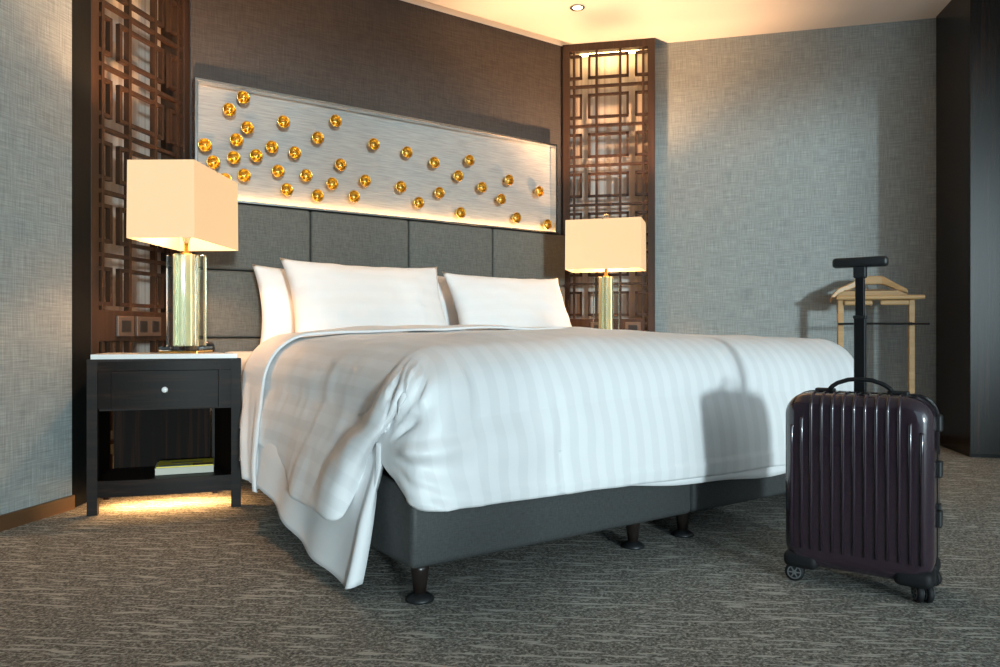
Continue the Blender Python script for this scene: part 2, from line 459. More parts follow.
# ------------------------------------------------------------------ duvet
RD = .19
def ztop(x, y):
    fx = (x-BX0)/(BX1-BX0); fy = (y-BY0)/1.6
    b = max(0, math.sin(math.pi*min(max(fx, 0), 1)))**.6
    g = smooth01(fy*1.6+.35)
    return .650 + .052*b*g + .012*noise.noise((x*2.2, y*2.2, 1.0)) + .006*noise.noise((x*6, y*5, 4.0))

def catmull(keys, t):
    ks = [k[0] for k in keys]
    i = 0
    while i < len(ks)-2 and t > ks[i+1]: i += 1
    u = (t-ks[i])/(ks[i+1]-ks[i])
    g = lambda j: keys[max(0, min(len(keys)-1, j))][1]
    out = []
    for a, b, c_, d_ in zip(g(i-1), g(i), g(i+1), g(i+2)):
        out.append(.5*((2*b)+(-a+c_)*u+(2*a-5*b+4*c_-d_)*u*u+(-a+3*b-3*c_+d_)*u**3))
    return out

def hem_left(y):   # hem height of the duvet on the left side
    return .200 + .115*smooth01((y-2.05)/.8) + .006*math.sin(y*9)

def build_duvet():
    bm = bmesh.new(); uvl = bm.loops.layers.uv.new('UVMap')
    x0, x1, y0, y1 = BX0+RD, BX1-RD, BY0+RD, 2.98
    nx, ny = 130, 78
    info = {}
    def V(x, y, z, p, q):
        v = bm.verts.new((x, y, z)); info[v] = (p, q); return v
    top = [[V(x0+(x1-x0)*i/nx, y0+(y1-y0)*j/ny, ztop(x0+(x1-x0)*i/nx, y0+(y1-y0)*j/ny), x0+(x1-x0)*i/nx, y0+(y1-y0)*j/ny) for j in range(ny+1)] for i in range(nx+1)]
    NR, NV = 12, 34
    def column(base, cx, cy, dirx, diry, hem, shift, pdir, tgt=None):
        """base vertex at (cx,cy); rounds over along (dirx,diry), then hangs to height hem; shift(w) moves it in plan"""
        col = [base]; zb = ztop(cx, cy)
        for i in range(1, NR+1):
            th = i/NR*math.pi/2; rr = RD*math.sin(th)
            px, py, pz = cx+dirx*rr, cy+diry*rr, zb-RD*(1-math.cos(th))
            if tgt:
                gx, gy = tgt(0, pz); m_ = .75*smooth01((RD*th-.10)/.22)
                px, py = px+(gx-px)*m_, py+(gy-py)*m_
            col.append(V(px, py, pz, cx+pdir[0]*RD*th, cy+pdir[1]*RD*th))
        zr = zb-RD
        for i in range(1, NV+1):
            w = i/NV; drop = (zr-hem)*w
            if tgt:
                gx, gy = tgt(w, zr-drop); bx_, by_ = cx+dirx*RD, cy+diry*RD
                m_ = .75*smooth01((RD*math.pi/2-.10)/.22); m_ += (1-m_)*smooth01(drop/.06)
                sx, sy = (gx-bx_)*m_, (gy-by_)*m_
            else: sx, sy = shift(w, drop)
            a = RD*math.pi/2+drop
            col.append(V(cx+dirx*RD+sx, cy+diry*RD+sy, zr-drop, cx+pdir[0]*a, cy+pdir[1]*a))
        return col
    cols = []
    # left side, from the head to the foot
    def back(z):                           # how far back the corner fold hangs at height z
        return catmull([(0, (.0,)), (.06, (.0,)), (.14, (.06,)), (.28, (.19,)), (.42, (.25,)), (.60, (.27,))], min(.6, max(0, .64-z)))[0]
    def left_out(w, y): return .03*math.sin(min(1, w*1.2)*math.pi*.5)+(.03+.055*(1-smooth01((y-2.0)/.6)))*w
    zr0 = ztop(x0, y0)-RD
    for j in range(ny, -1, -1):
        v = top[0][j]; y = v.co.y
        def sh(w, drop, y=y):
            fold = .010*math.sin(y*11+1.5*noise.noise((y*3, 0, 5)))*w*w
            dec = max(0, 1-(y-y0)/.75)**2
            return (-left_out(w, y)+fold*smooth01((y-y0)/.3), .9*back(zr0-drop)*dec)
        cols.append(column(v, v.co.x, v.co.y, -1, 0, hem_left(y), sh, (-1, 0)))
    # near-left corner: pulled tight round the corner, tucked in, then a hanging fold
    cv = top[0][0]; NC = 56
    for j in range(1, NC):
        f = 1-j/NC                         # 1 = left side, 0 = foot
        ph = f*math.pi/2; dx, dy = -math.sin(ph), -math.cos(ph)
        hm = catmull([(0, (.245,)), (.15, (.247,)), (.27, (.256,)), (.40, (.31,)), (.52, (.355,)), (.60, (.35,)), (.68, (.27,)), (.76, (.20,)), (.84, (.185,)), (.92, (.195,)), (1, (hem_left(y0),))], f)[0]
        def tg(w, z, f=f):
            bk = back(z); drop = max(0, zr0-z); lo = left_out(min(1, drop/(zr0-.2)), y0)
            g = .55+.45*smooth01(drop/.25)
            lx, ly = catmull([(0, (-RD, -.042*math.sin(w*math.pi*.62))), (.15, (-.06, -.036)), (.27, (-.004, -.008)), (.40, (.010, .35*bk)), (.52, (.012, .85*bk)), (.60, (.008, bk+.03*smooth01(bk/.10))),
                              (.68, (.040*g, bk+.0)), (.76, (.080*g, bk-.022)), (.84, (.112*g, bk+.0)), (.92, (.120*g, bk+.06)), (1, (lo, RD+.9*bk))], f)
            return (BX0-lx, BY0+ly)
        cols.append(column(cv, x0, y0, dx, dy, hm, None, (dx, dy), tg))
    # foot
    for i in range(0, nx+1):
        v = top[i][0]; x = v.co.x
        hm = .245 - .030*smooth01((x-BX0)/1.6) + .006*noise.noise((x*5, 0, 0))
        def sh(w, drop, x=x):
            return (0, -.042*math.sin(w*math.pi*.62+.18*math.pi*0) - .012*noise.noise((x*3.0, w*2, 9))*w)
        cols.append(column(v, v.co.x, v.co.y, 0, -1, hm, sh, (0, -1)))
    # far-right corner
    cv = top[nx][0]
    for j in range(1, 14):
        ph = j/14*math.pi/2; dx, dy = math.sin(ph), -math.cos(ph)
        def sh(w, drop, dx=dx, dy=dy): return (dx*.035*math.sin(w*2), dy*.042*math.sin(w*2))
        cols.append(column(cv, x1, y0, dx, dy, .215, sh, (dx, dy)))
    for j in range(0, ny+1):
        v = top[nx][j]
        cols.append(column(v, v.co.x, v.co.y, 1, 0, .22, lambda w, d: (.04*math.sin(w*2), 0), (1, 0)))
    for i in range(nx):
        for j in range(ny): bm.faces.new((top[i][j], top[i+1][j], top[i+1][j+1], top[i][j+1]))
    for a, b in zip(cols, cols[1:]):
        for i in range(len(a)-1):
            q = []
            for v in (a[i], a[i+1], b[i+1], b[i]):
                if v not in q: q.append(v)
            if len(q) >= 3:
                try: bm.faces.new(q)
                except ValueError: pass
    bmesh.ops.recalc_face_normals(bm, faces=bm.faces)
    bm.normal_update()
    if sum(f.normal.z for f in bm.faces if f.calc_center_median().z > .6) < 0:
        bmesh.ops.reverse_faces(bm, faces=bm.faces); bm.normal_update()
    # wrinkles: creases fanning out of the tuck, soft dents, fine crumple
    tu, tz = BX0-.15, .37
    disp = {}
    for v in bm.verts:
        x, y, z = v.co; a = 0.0
        wrap = x < BX0+.03 and x > BX0-.03 and BY0-.03 < y < BY0+.25 and z < .5
        if y < BY0+.10 and x > BX0-.02 or wrap:            # foot face and what wraps round the corner
            uu = x-max(0, y-BY0) if x < BX0+.05 else x
            dx, dz = uu-tu, z-tz; rr = math.hypot(dx, dz); th = math.atan2(dz, dx)
            fan = math.sin(th*9+2.2*noise.noise((rr*4, th*1.5, 2.0)))
            fan += .6*math.sin(th*19+3*noise.noise((rr*5, th*3, 7.0)))
            patch = .75+.8*noise.noise((uu*3.1, z*4.0, 5.0))
            a += .0145*fan*patch*math.exp(-(rr/.66)**2)*smooth01((rr-.04)/.14)
            a += .0030*noise.noise((x*9+z*5, z*7-x*3, 3.0))+.004*noise.noise((x*3.5, z*3.5, 8.0))
            sx = abs(x-1.36-.06*(z-.4)); a -= .006*math.exp(-(sx/.010)**2)*smooth01((.56-z)/.1)
            if z < .30: a += .005*smooth01((.275-z)/.006)
        elif x < BX0+.05:                                  # left drape
            a += .006*noise.noise((y*8, z*5, 6.0)) + .004*noise.noise((y*20, z*9, 2.0))
        else:
            a += .005*noise.noise((x*6, y*6, 3.0)) + .002*noise.noise((x*17, y*17, 3.0))
        disp[v] = a
    for v, a in disp.items(): v.co += v.normal*a
    for fc in bm.faces:
        for lp in fc.loops: lp[uvl].uv = info[lp.vert]
    return bm

dv = link('duvet', build_duvet(), M['duvet'], None, smooth=True)
md = dv.modifiers.new('thickness', 'SOLIDIFY'); md.thickness = .014; md.offset = -1
tag(dv, 'thick white satin striped duvet spread over the bed', 'duvet')

# turned-back plain end of the duvet lying across the bed near the pillows
def band(y0, y1, hemf, off, flare, ny=26):
    bm = bmesh.new(); rows = []
    for j in range(ny+1):
        t_ = j/ny; row = []
        pts = []
        zr = None
        for k in range(0, 31):              # left hang, from the hem upwards
            w = 1-k/30
            row.append(('L', w))
        for k in range(1, 12): row.append(('RL', k/12))
        for k in range(0, 61): row.append(('T', k/60))
        for k in range(1, 12): row.append(('RR', k/12))
        for k in range(0, 21): row.append(('R', k/20))
        vs = []
        for kind, w in row:
            yy = y0+(y1-y0)*t_
            if kind in ('L', 'R'):
                left = kind == 'L'
                X = BX0+RD if left else BX1-RD
                zt = ztop(X, yy)+off; zr = zt-RD
                hz = hemf(t_) if left else .25
                z = zr-(zr-hz)*w
                outw = RD+off+(.035*math.sin(min(1, w*1.2)*math.pi*.5)+flare*w if left else .04*math.sin(w*2))
                outw += (.014*math.sin(t_*9+w*1.5)+.008*math.sin(t_*17))*w if left else 0
                x = X-outw if left else X+outw
                yy += (-.24*w-.07*w*t_) if left else 0
            elif kind in ('RL', 'RR'):
                th = (1-w)*math.pi/2 if kind == 'RL' else w*math.pi/2
                X = BX0+RD if kind == 'RL' else BX1-RD
                rr = (RD+off)*math.sin(th); z = ztop(X, yy)+off-RD*(1-math.cos(th)); x = X-rr if kind == 'RL' else X+rr
            else:
                x = BX0+RD+(BX1-BX0-2*RD)*w; z = ztop(x, yy)+off
                yy += .025*noise.noise((x*1.7, 0, 3))
            z += .006*noise.noise((x*5, yy*7, 11)); x += .005*noise.noise((yy*9, z*7, 12))
            if kind == 'T' or kind in ('RL', 'RR'):
                z += .007*math.sin(math.pi*min(1, t_*1.0))      # soft roll
            vs.append(bm.verts.new((x, yy, z)))
        rows.append(vs)
    for a, b in zip(rows, rows[1:]):
        for i in range(len(a)-1): bm.faces.new((a[i], a[i+1], b[i+1], b[i]))
    bmesh.ops.recalc_face_normals(bm, faces=bm.faces)
    return bm
tb = link('turned_back_end', band(2.80, 3.05, lambda t_: .15+.03*t_, .012, .05), M['plain_cotton'], dv, smooth=True)
md = tb.modifiers.new('thickness', 'SOLIDIFY'); md.thickness = .010; md.offset = 0
tb['label'] = 'plain white turned-back end of the duvet'

# flat sheet hanging out below the duvet: along the left side and just under the hem at the foot
def build_sheet():
    bm = bmesh.new(); cols = []
    NV = 24
    path = []
    n = 60
    for j in range(n+1):
        t_ = j/n; y = 2.95-(2.95-1.83)*t_
        hz = catmull([(0, (.20,)), (.205, (.185,)), (.43, (.150,)), (.71, (.078,)), (.89, (.044,)), (1, (.024,))], t_)[0]
        x = BX0-.052-.005*math.sin(t_*11)-.004*math.sin(t_*23+1)
        path.append((x, y, .40, hz, 1))
    # round the front fold and back inside to the mattress side
    for k in range(1, 9):
        a = k/8*math.pi
        path.append((BX0-.052+.02-.02*math.cos(a), 1.83-.02*math.sin(a), .40, .026+.012*k/8, 1))
    for k in range(1, 7):
        path.append((BX0-.012+.004*k/6, 1.83+.10*k/6, .40, .038+.05*k/6, 1))
    for x, y, zt, hz, s in path:
        col = []
        for i in range(NV+1):
            w = i/NV; z = zt-(zt-hz)*w
            inn = .034*(1-smooth01(w*1.6))
            fold = .004*math.sin(y*26+w*2)*w-.055*w*w*smooth01((3.0-y)/.5)*(1 if x < BX0-.02 else .8)
            col.append(bm.verts.new((x+inn*(1 if x < BX0-.03 else 0)+fold, y+.02*(1-w)*0, z)))
        cols.append(col)
    for a, b in zip(cols, cols[1:]):
        for i in range(NV): bm.faces.new((a[i], a[i+1], b[i+1], b[i]))
    # foot strip
    cols = []
    for j in range(121):
        x = BX0+.12+(BX1-BX0-.20)*j/120
        hz = .243-.062*smooth01((x-BX0-.25)/1.35)+.004*math.sin(x*13)
        cols.append([bm.verts.new((x, BY0-.022-.010*math.sin(x*7)*w-.010*w, .36-(.36-hz)*w)) for w in [i/10 for i in range(11)]])
    for a, b in zip(cols, cols[1:]):
        for i in range(10): bm.faces.new((a[i], a[i+1], b[i+1], b[i]))
    bmesh.ops.recalc_face_normals(bm, faces=bm.faces)
    return bm
sh = link('bed_sheet', build_sheet(), M['plain_cotton'], None, smooth=True)
md = sh.modifiers.new('thickness', 'SOLIDIFY'); md.thickness = .004; md.offset = 0
tag(sh, 'plain white bed sheet hanging out below the duvet hem to the carpet', 'sheet')

# ------------------------------------------------------------------ pillows
def pillow(name, loc, rz, lean, w, h, th, label, seed):
    bm = bmesh.new(); uvl = bm.loops.layers.uv.new('UVMap'); nu, nv = 44, 30
    grids = []; uvs = {}
    for side in (-1, 1):
        g = []
        for i in range(nu+1):
            r_ = []
            for j in range(nv+1):
                u = -1+2*i/nu; v = -1+2*j/nv
                pin = 1-.07*(1-abs(v)**2.0)*abs(u)**3 if True else 1
                pinv = 1-.13*(1-abs(u)**2.0)*abs(v)**3
                x = u*w/2*pin; z = v*h/2*pinv
                t_ = ((1-abs(u)**2.6)*(1-abs(v)**2.6))
                t_ = max(t_, 0)**.55*th/2
                t_ += (.010*noise.noise((u*3+seed, v*3, side*2.0))+.004*noise.noise((u*9+seed, v*8, side*2.0)))*min(1, t_/(.2*th))
                if side == 1 and (i in (0, nu) or j in (0, nv)): r_.append(grids[0][i][j]); continue
                vv = bm.verts.new((x, side*t_, z)); uvs[vv] = (i/nu, j/nv); r_.append(vv)
            g.append(r_)
        grids.append(g)
    for s_, g in enumerate(grids):
        for i in range(nu):
            for j in range(nv):
                q = (g[i][j], g[i+1][j], g[i+1][j+1], g[i][j+1])
                bm.faces.new(q if s_ == 0 else q[::-1])
    bmesh.ops.recalc_face_normals(bm, faces=bm.faces)
    for f in bm.faces:
        for lp in f.loops: lp[uvl].uv = uvs[lp.vert]
    bm.transform(Matrix.Rotation(-lean, 4, 'X'))
    mz = min(v.co.z for v in bm.verts); bm.transform(Matrix.Translation((0, 0, -mz)))
    o = link(name, bm, M['pillow'], None, loc, rz, smooth=True)
    return tag(o, label, 'pillow', 'white bed pillows')
pillow('pillow', (1.632, 3.45, .604), 0, R(24), .87, .492, .18, 'large white pillow in front, nearest the left lamp', 1)
pillow('pillow', (2.512, 3.45, .604), R(1), R(26), .83, .472, .18, 'large white pillow in front, nearest the right lamp', 5)
pillow('pillow', (1.55, 3.665, .604), 0, R(14), .87, .44, .15, 'white pillow tucked behind the front left pillow', 9)
pillow('pillow', (2.50, 3.665, .604), 0, R(14), .86, .44, .15, 'white pillow tucked behind the front right pillow', 13)

# ------------------------------------------------------------------ nightstands
def bow_panel(x0, x1, z0, z1, yb, thick, sag, n=14):
    """curved front: bows towards -y by sag in the middle of the whole width"""
    bm = bmesh.new(); r_ = []
    half = .275
    for i in range(n+1):
        x = x0+(x1-x0)*i/n; y = yb-sag*(1-(x/half)**2)
        r_.append([bm.verts.new(p) for p in ((x, y, z0), (x, y, z1), (x, yb+thick, z1), (x, yb+thick, z0))])
    for a, b in zip(r_, r_[1:]):
        for k in range(4): bm.faces.new((a[k], a[(k+1) % 4], b[(k+1) % 4], b[k]))
    bm.faces.new(r_[0][::-1]); bm.faces.new(r_[-1])
    bmesh.ops.recalc_face_normals(bm, faces=bm.faces)
    return bm
def make_nightstand(loc, rz, label, side):
    """side = +1: the right flank runs inwards to the back (towards the bed), -1: the left one"""
    t = empty('nightstand', loc, rz, label, 'nightstand', 'nightstands')
    hw, dp, tap, sg = .275, .33, .107, .024    # origin at the middle of the front edge on the floor
    def edge(sx, y, ins=0): return sx*(hw-ins-(tap*y/dp if sx == side else 0))
    def slab(y0, y1, z0, z1, ins=0):
        return prism([(edge(-1, y0, ins), y0), (edge(1, y0, ins), y0), (edge(1, y1, ins), y1), (edge(-1, y1, ins), y1)], z0, z1)
    for sx in (-1, 1):
        for y in (0, dp-.036):
            a, b = sorted((edge(sx, y+(.036 if y else 0)), edge(sx, y+(.036 if y else 0))-sx*(.020 if y else .036)))
            link('leg', bx(a, b, y, y+.036, 0, .583), M['ebony_h'], t)
        link('side_panel', prism([(edge(sx, .036, .004), .036), (edge(sx, dp-.036, .004), dp-.036), (edge(sx, dp-.036, .022), dp-.036), (edge(sx, .036, .022), .036)], .07, .583), M['ebony_in'], t)
    link('back_panel', slab(dp-.02, dp-.004, .07, .583, .037), M['ebony_in'], t)
    link('bottom_shelf', slab(.037, dp-.037, .10, .128, .023), M['ebony_h'], t)
    link('top_board', slab(-.002, dp, .583, .592), M['ebony_h'], t)
    link('bottom_rail', bow_panel(-hw+.036, hw-.036, .068, .130, .006, .030, sg), M['ebony_h'], t)
    link('top_rail', bow_panel(-hw+.036, hw-.036, .548, .583, .004, .02, sg), M['ebony_h'], t)
    link('drawer_shelf', slab(.037, dp-.037, .392, .402, .023), M['ebony_h'], t)
    link('front_filler', bow_panel(-hw+.0365, -hw+.083, .402, .547, .010, .014, sg), M['ebony_h'], t)
    link('front_filler', bow_panel(hw-.083, hw-.0365, .402, .547, .010, .014, sg), M['ebony_h'], t)
    dr = link('drawer', bow_panel(-hw+.085, hw-.085, .402, .546, .006, .05, sg), M['ebony_h'], t)
    kb = link('knob', lathe(bmesh.new(), [(0, -.020), (.009, -.018), (.012, -.013), (.009, -.008), (.004, -.004), (.004, .004), (0, .004)], 16, 'Y'), M['knob'], dr, (0, -.020, .474), smooth=True)
    kb['label'] = 'small round pearly knob'
    mb = link('marble_top', slab(.006, dp-.006, .592, .610, .012), M['marble'], t)
    mb['label'] = 'white marble top'
    return t
NSF = W(-1.2965, 2.91)
make_nightstand(NSF, rot(73), 'dark ebony nightstand with a drawer, lit from beneath, left of the bed', 1)
def under_light(p, bearing, energy):
    # light strip fixed beneath the nightstand
    l = bpy.data.lights.new('under_nightstand_light', 'AREA'); l.shape = 'RECTANGLE'; l.size = .40; l.size_y = .05; l.energy = energy; l.color = (1.0, .52, .19)
    ux, uy = math.sin(R(bearing-90)), math.cos(R(bearing-90))
    o = bpy.data.objects.new('under_nightstand_light', l); C.objects.link(o)
    q = W(p[0]+ux*.13, p[1]+uy*.13); o.location = (q.x, q.y, .092); o.rotation_euler = (0, 0, rot(bearing))
under_light((-1.2965, 2.91), 73, 5.0)
n2 = make_nightstand(Vector((3.42, 3.235, 0)), R(18), 'dark ebony nightstand under the right lamp, hidden behind the bed', -1)
n2.scale = (1, 1, 1.035)

# ------------------------------------------------------------------ table lamps
def make_lamp(loc, rz, label, watts, up_watts):
    t = empty('table_lamp', loc, rz, label, 'lamp', 'table lamps')
    bz = link('base_plate', bx(-.080, .080, -.080, .080, 0, .008, bevel=.002, seg=2), M['brass'], t)
    link('base_block', bx(-.080, .080, -.080, .080, .0085, .0265, bevel=.002, seg=1), M['glass'], t)
    link('column', bx(-.040, .040, -.040, .040, .027, .410, bevel=.003, seg=2), M['satin_gold'], t)
    for i, (a, b, c_, d_) in enumerate(((-.080, -.0402, -.013, .013), (.0402, .080, -.013, .013), (-.013, .013, .0402, .080), (-.013, .013, -.080, -.0402))):
        f = link('acrylic_fin', bx(a, b, c_, d_, .027, .408, bevel=.0015, seg=1), M['glass'], t)
    link('neck', lathe(bmesh.new(), [(0, .410), (.022, .410), (.022, .416), (.009, .420), (.009, .458), (0, .458)], 16), M['brass'], t, smooth=True)
    link('bulb', lathe(bmesh.new(), [(0, .458), (.012, .459), (.013, .470), (.020, .490), (.021, .503), (.014, .516), (0, .520)], 16), M['bulb'], t, smooth=True)
    link('harp', tube(bmesh.new(), [(0, 0, .520), (0, 0, .765)], .0015, 8), M['brass'], t, smooth=True)
    # spider across the shade and finial
    link('spider', tube(tube(bmesh.new(), [(-.132, 0, .755), (.132, 0, .755)], .003, 8), [(0, -.222, .755), (0, .222, .755)], .003, 8), M['brass'], t)
    link('finial', lathe(bmesh.new(), [(0, .762), (.010, .763), (.008, .772), (.014, .784), (.016, .792), (.010, .802), (0, .805)], 16), M['glass'], t, smooth=True)
    sw, sl2, z0, z1, th = .1335, .2325, .452, .757, .003
    bm = bmesh.new()
    def ring(w, l, z): return [bm.verts.new((sx*w, sy*l, z)) for sx, sy in ((-1, -1), (1, -1), (1, 1), (-1, 1))]
    o0, o1 = ring(sw, sl2, z0), ring(sw*.985, sl2*.992, z1)
    for k in range(4):
        bm.faces.new((o0[k], o0[(k+1) % 4], o1[(k+1) % 4], o1[k]))
    shd = link('lamp_shade', bm, M['shade'], t)
    md = shd.modifiers.new('thickness', 'SOLIDIFY'); md.thickness = .002; md.offset = -1
    l = bpy.data.lights.new('lamp_bulb', 'POINT'); l.energy = watts; l.color = WARM; l.shadow_soft_size = .03
    lo = bpy.data.objects.new('lamp_bulb_light', l); C.objects.link(lo); lo.parent = t; lo.location = (0, 0, .585)
    # extra upward spot, added inside the shade to brighten the ceiling
    l = bpy.data.lights.new('added_ceiling_spot', 'SPOT'); l.energy = up_watts; l.color = WARM; l.shadow_soft_size = .03
    l.spot_size = R(98); l.spot_blend = .7
    lo = bpy.data.objects.new('added_ceiling_spot_light', l); C.objects.link(lo); lo.parent = t; lo.location = (0, 0, .60); lo.rotation_euler = (math.pi, 0, 0)
    return t
L1 = W(-1.318, 3.152); L1.z = .6105
make_lamp(L1, rot(91), 'glowing cream rectangular lamp on the near marble-topped nightstand', 18, 90)
L2 = W(.662, 4.68); L2.z = .610*1.035+.0005
make_lamp(L2, rot(17), 'glowing cream rectangular lamp beyond the pillows, at the far side of the bed', 18, 160)

# ------------------------------------------------------------------ small things at the nightstand
p = W(-1.272, 3.285)
t = empty('bedside_clock', (p.x, p.y, .6105), rot(80), 'small dark rounded device with a red light behind the lamp base', 'clock')
link('body', lathe(bmesh.new(), [(0, .044), (.012, .041), (.020, .030), (.023, .011), (.020, 0), (0, 0)], 18), M['black_plastic'], t, smooth=True)
link('indicator', lathe(bmesh.new(), [(0, .003), (.003, .002), (.004, 0), (0, 0)], 8), M['red_dot'], t, (-.008, -.010, .039))

ux, uy = math.sin(R(73)), math.cos(R(73)); vx, vy = math.sin(R(-17)), math.cos(R(-17))
def on_shelf(a, b): return W(-1.2965+ux*a+vx*b, 2.91+uy*a+vy*b)
q = on_shelf(.055, .150)
bk = empty('book', (q.x, q.y, .1285), rot(69), 'thick white-paged book lying under the yellow magazine in the nightstand', 'book', 'reading matter in the nightstand')
link('pages', bx(-.108, .108, -.075, .085, .001, .026), M['book_paper'], bk)
link('cover', bx(-.110, .110, -.077, .087, .026, .0275), M['book_paper'], bk)
mg = empty('magazine', (q.x, q.y, .1562), rot(70), 'yellow covered magazine on top of the book in the nightstand', 'magazine', 'reading matter in the nightstand')
link('cover', bx(-.104, .108, -.072, .088, 0, .0045), M['cover'], mg)
for a in ((-.055, .065, .012, .030), (-.085, -.06, .06, .075)):
    link('title_print', bx(*a, .0045, .0049), M['dark_insert'], mg)
link('picture_print', bx(-.095, .02, -.070, -.035, .0045, .0049), mat('grey_print', (.35, .37, .38), .5), mg)
link('picture_print', bx(.03, .105, -.070, -.02, .0045, .0049), mat('brown_print', (.20, .10, .05), .5), mg)

# ------------------------------------------------------------------ ceiling downlights
def downlight(x, y, label, energy):
    t = empty('ceiling_downlight', (x, y, CEIL), 0, label, 'downlight', 'ceiling downlights')
    link('trim_ring', lathe(bmesh.new(), [(.030, -.001), (.044, -.001), (.046, -.004), (.043, -.007), (.032, -.006), (.030, -.001)], 24), M['chrome'], t, smooth=True)
    link('lens', lathe(bmesh.new(), [(0, -.003), (.030, -.003), (.030, -.001), (0, -.001)], 24), M['lens'], t)
    l = bpy.data.lights.new('downlight_spot', 'SPOT'); l.energy = energy; l.spot_size = R(46); l.spot_blend = .9; l.color = (1.0, .66, .36); l.shadow_soft_size = .03
    o = bpy.data.objects.new('downlight_spot', l); C.objects.link(o); o.parent = t; o.location = (0, 0, -.012)
    return t
downlight(2.98, 3.44, 'small round recessed downlight in the ceiling by the far screen', 20)
downlight(1.45, 3.44, 'small round recessed downlight above the near pillows', 20)

# ------------------------------------------------------------------ wardrobe
wp = W(2.615, 4.17)
wr = empty('wardrobe', wp, rot(101), 'glossy dark ebony built-in wardrobe at the right edge', 'wardrobe')
link('side_panel', bx(0, .03, .022, .50, .02, CEIL-.002), M['ebony'], wr)
for i in range(3):
    a = .0+i*.56
    dd = link('door', bx(a+(.0 if i == 0 else .002), a+.558, 0, .022, .02, CEIL-.004, bevel=.001, seg=1), M['ebony'], wr)
    link('handle', bx(a+.50, a+.515, -.022, 0, 1.0, 1.3, bevel=.003, seg=1), M['black_metal'], dd)
link('plinth', bx(0.005, 1.68, .02, .49, 0, .02), M['black_lacquer'], wr)

# ------------------------------------------------------------------ suit valet stand
vp = W(2.27, 4.535)
vs = empty('suit_valet', vp, rot(105), 'pale beech suit valet stand with hanger against the right wall', 'valet stand')
for sx in (-1, 1):
    lg = link('leg', bx(sx*.196-.017, sx*.196+.017, -.016, .016, .03, .893, bevel=.005, seg=2), M['beech'], vs)
    link('foot', bx(sx*.196-.018, sx*.196+.018, -.15, .12, 0, .032, bevel=.006, seg=2), M['beech'], vs)
link('cross_bar', bx(-.179, .179, -.012, .012, .10, .135, bevel=.004, seg=2), M['beech'], vs)
link('front_rail', bx(-.225, .262, -.045, -.015, .893, .920, bevel=.010, seg=3), M['beech'], vs)
link('apron', bx(-.179, -.02, -.030, -.012, .860, .890, bevel=.008, seg=2), M['beech'], vs)
link('apron', bx(.02, .179, -.030, -.012, .860, .890, bevel=.008, seg=2), M['beech'], vs)
link('tray', bx(-.20, .20, -.014, .075, .893, .906, bevel=.003, seg=1), M['beech'], vs)
link('tray_back', bx(-.205, .19, .060, .078, .906, .962, bevel=.008, seg=2), M['beech'], vs)
link('rod', tube(bmesh.new(), [(-.17, .050, .955), (.13, .052, .955)], .004, 8), M['chrome'], vs)
link('trouser_bar', tube(bmesh.new(), [(-.21, -.035, .748), (-.20, -.06, .748), (.0, -.062, .749), (.28, -.055, .748)], .0065, 8), M['black_metal'], vs)
link('bar_bracket', bx(.178, .187, -.06, -.012, .738, .758), M['black_metal'], vs)
bm = bmesh.new()
prof = [(-.245, .890, .012), (-.235, .912, .017), (-.20, .950, .018), (-.12, .985, .020), (-.07, 1.012, .024), (-.05, 1.018, .026), (.05, 1.018, .026), (.07, 1.010, .024), (.12, .980, .019), (.17, .955, .015), (.19, .945, .012)]
rr_ = []
for x, z, h in prof:
    y = .10-.10*abs(x)/.3*.6
    rr_.append([bm.verts.new(q) for q in ((x, y-.020, z-h), (x, y-.020, z+h), (x, y+.020, z+h), (x, y+.020, z-h))])
for a, b in zip(rr_, rr_[1:]):
    for k in range(4): bm.faces.new((a[k], a[(k+1) % 4], b[(k+1) % 4], b[k]))
bm.faces.new(rr_[0][::-1]); bm.faces.new(rr_[-1]); bmesh.ops.recalc_face_normals(bm, faces=bm.faces)
hg = link('hanger', bm, M['beech'], vs)
b_ = hg.modifiers.new('round', 'BEVEL'); b_.width = .006; b_.segments = 2
for x in (-.03, .03): link('hanger_post', tube(bmesh.new(), [(x, .085, .918), (x, .092, 1.0)], .005, 8), M['chrome'], vs)

# ------------------------------------------------------------------ suitcase
sp_ = W(.998, 2.073)
sc_ = empty('suitcase', sp_, rot(125.5), 'glossy dark purple ribbed suitcase with its trolley handle pulled up', 'suitcase')
HW, HD, Z0, Z1 = .183, .105, .046, .526
def rounded_shell(ya, yb, front):
    """half shell: rounded rectangle outline in xz, swept in y with a rounded front rim"""
    bm = bmesh.new(); rc = .062; rf = .040; rings = []
    def outline(ins):
        pts = []; r0 = max(rc-ins, .012)
        for cx, cz, a0 in ((HW-rc, Z1-rc, 0), (-HW+rc, Z1-rc, 90), (-HW+rc, Z0+rc, 180), (HW-rc, Z0+rc, 270)):
            for k in range(9):
                a = R(a0+k*11.25); pts.append((cx+r0*math.cos(a), cz+r0*math.sin(a)))
        return pts
    prof = [(0, yb)] + [(rf*(1-math.cos(R(a))), ya+(rf*(1-math.sin(R(a))) if front else -rf*(1-math.sin(R(a))))) for a in range(0, 91, 15)]
    for ins, y in prof: rings.append([bm.verts.new((x, y, z)) for x, z in outline(ins)])
    n = len(rings[0])
    for a, b in zip(rings, rings[1:]):
        for k in range(n): bm.faces.new((a[k], a[(k+1) % n], b[(k+1) % n], b[k]))
    bm.faces.new(rings[-1]); bm.faces.new(rings[0][::-1])
    bmesh.ops.recalc_face_normals(bm, faces=bm.faces)
    return bm
def shade_auto(o, ang=40):
    me = o.data
    for p in me.polygons: p.use_smooth = True
    me.set_sharp_from_angle(angle=R(ang))
fs = link('front_shell', rounded_shell(-HD, -.007, True), M['purple'], sc_); shade_auto(fs)
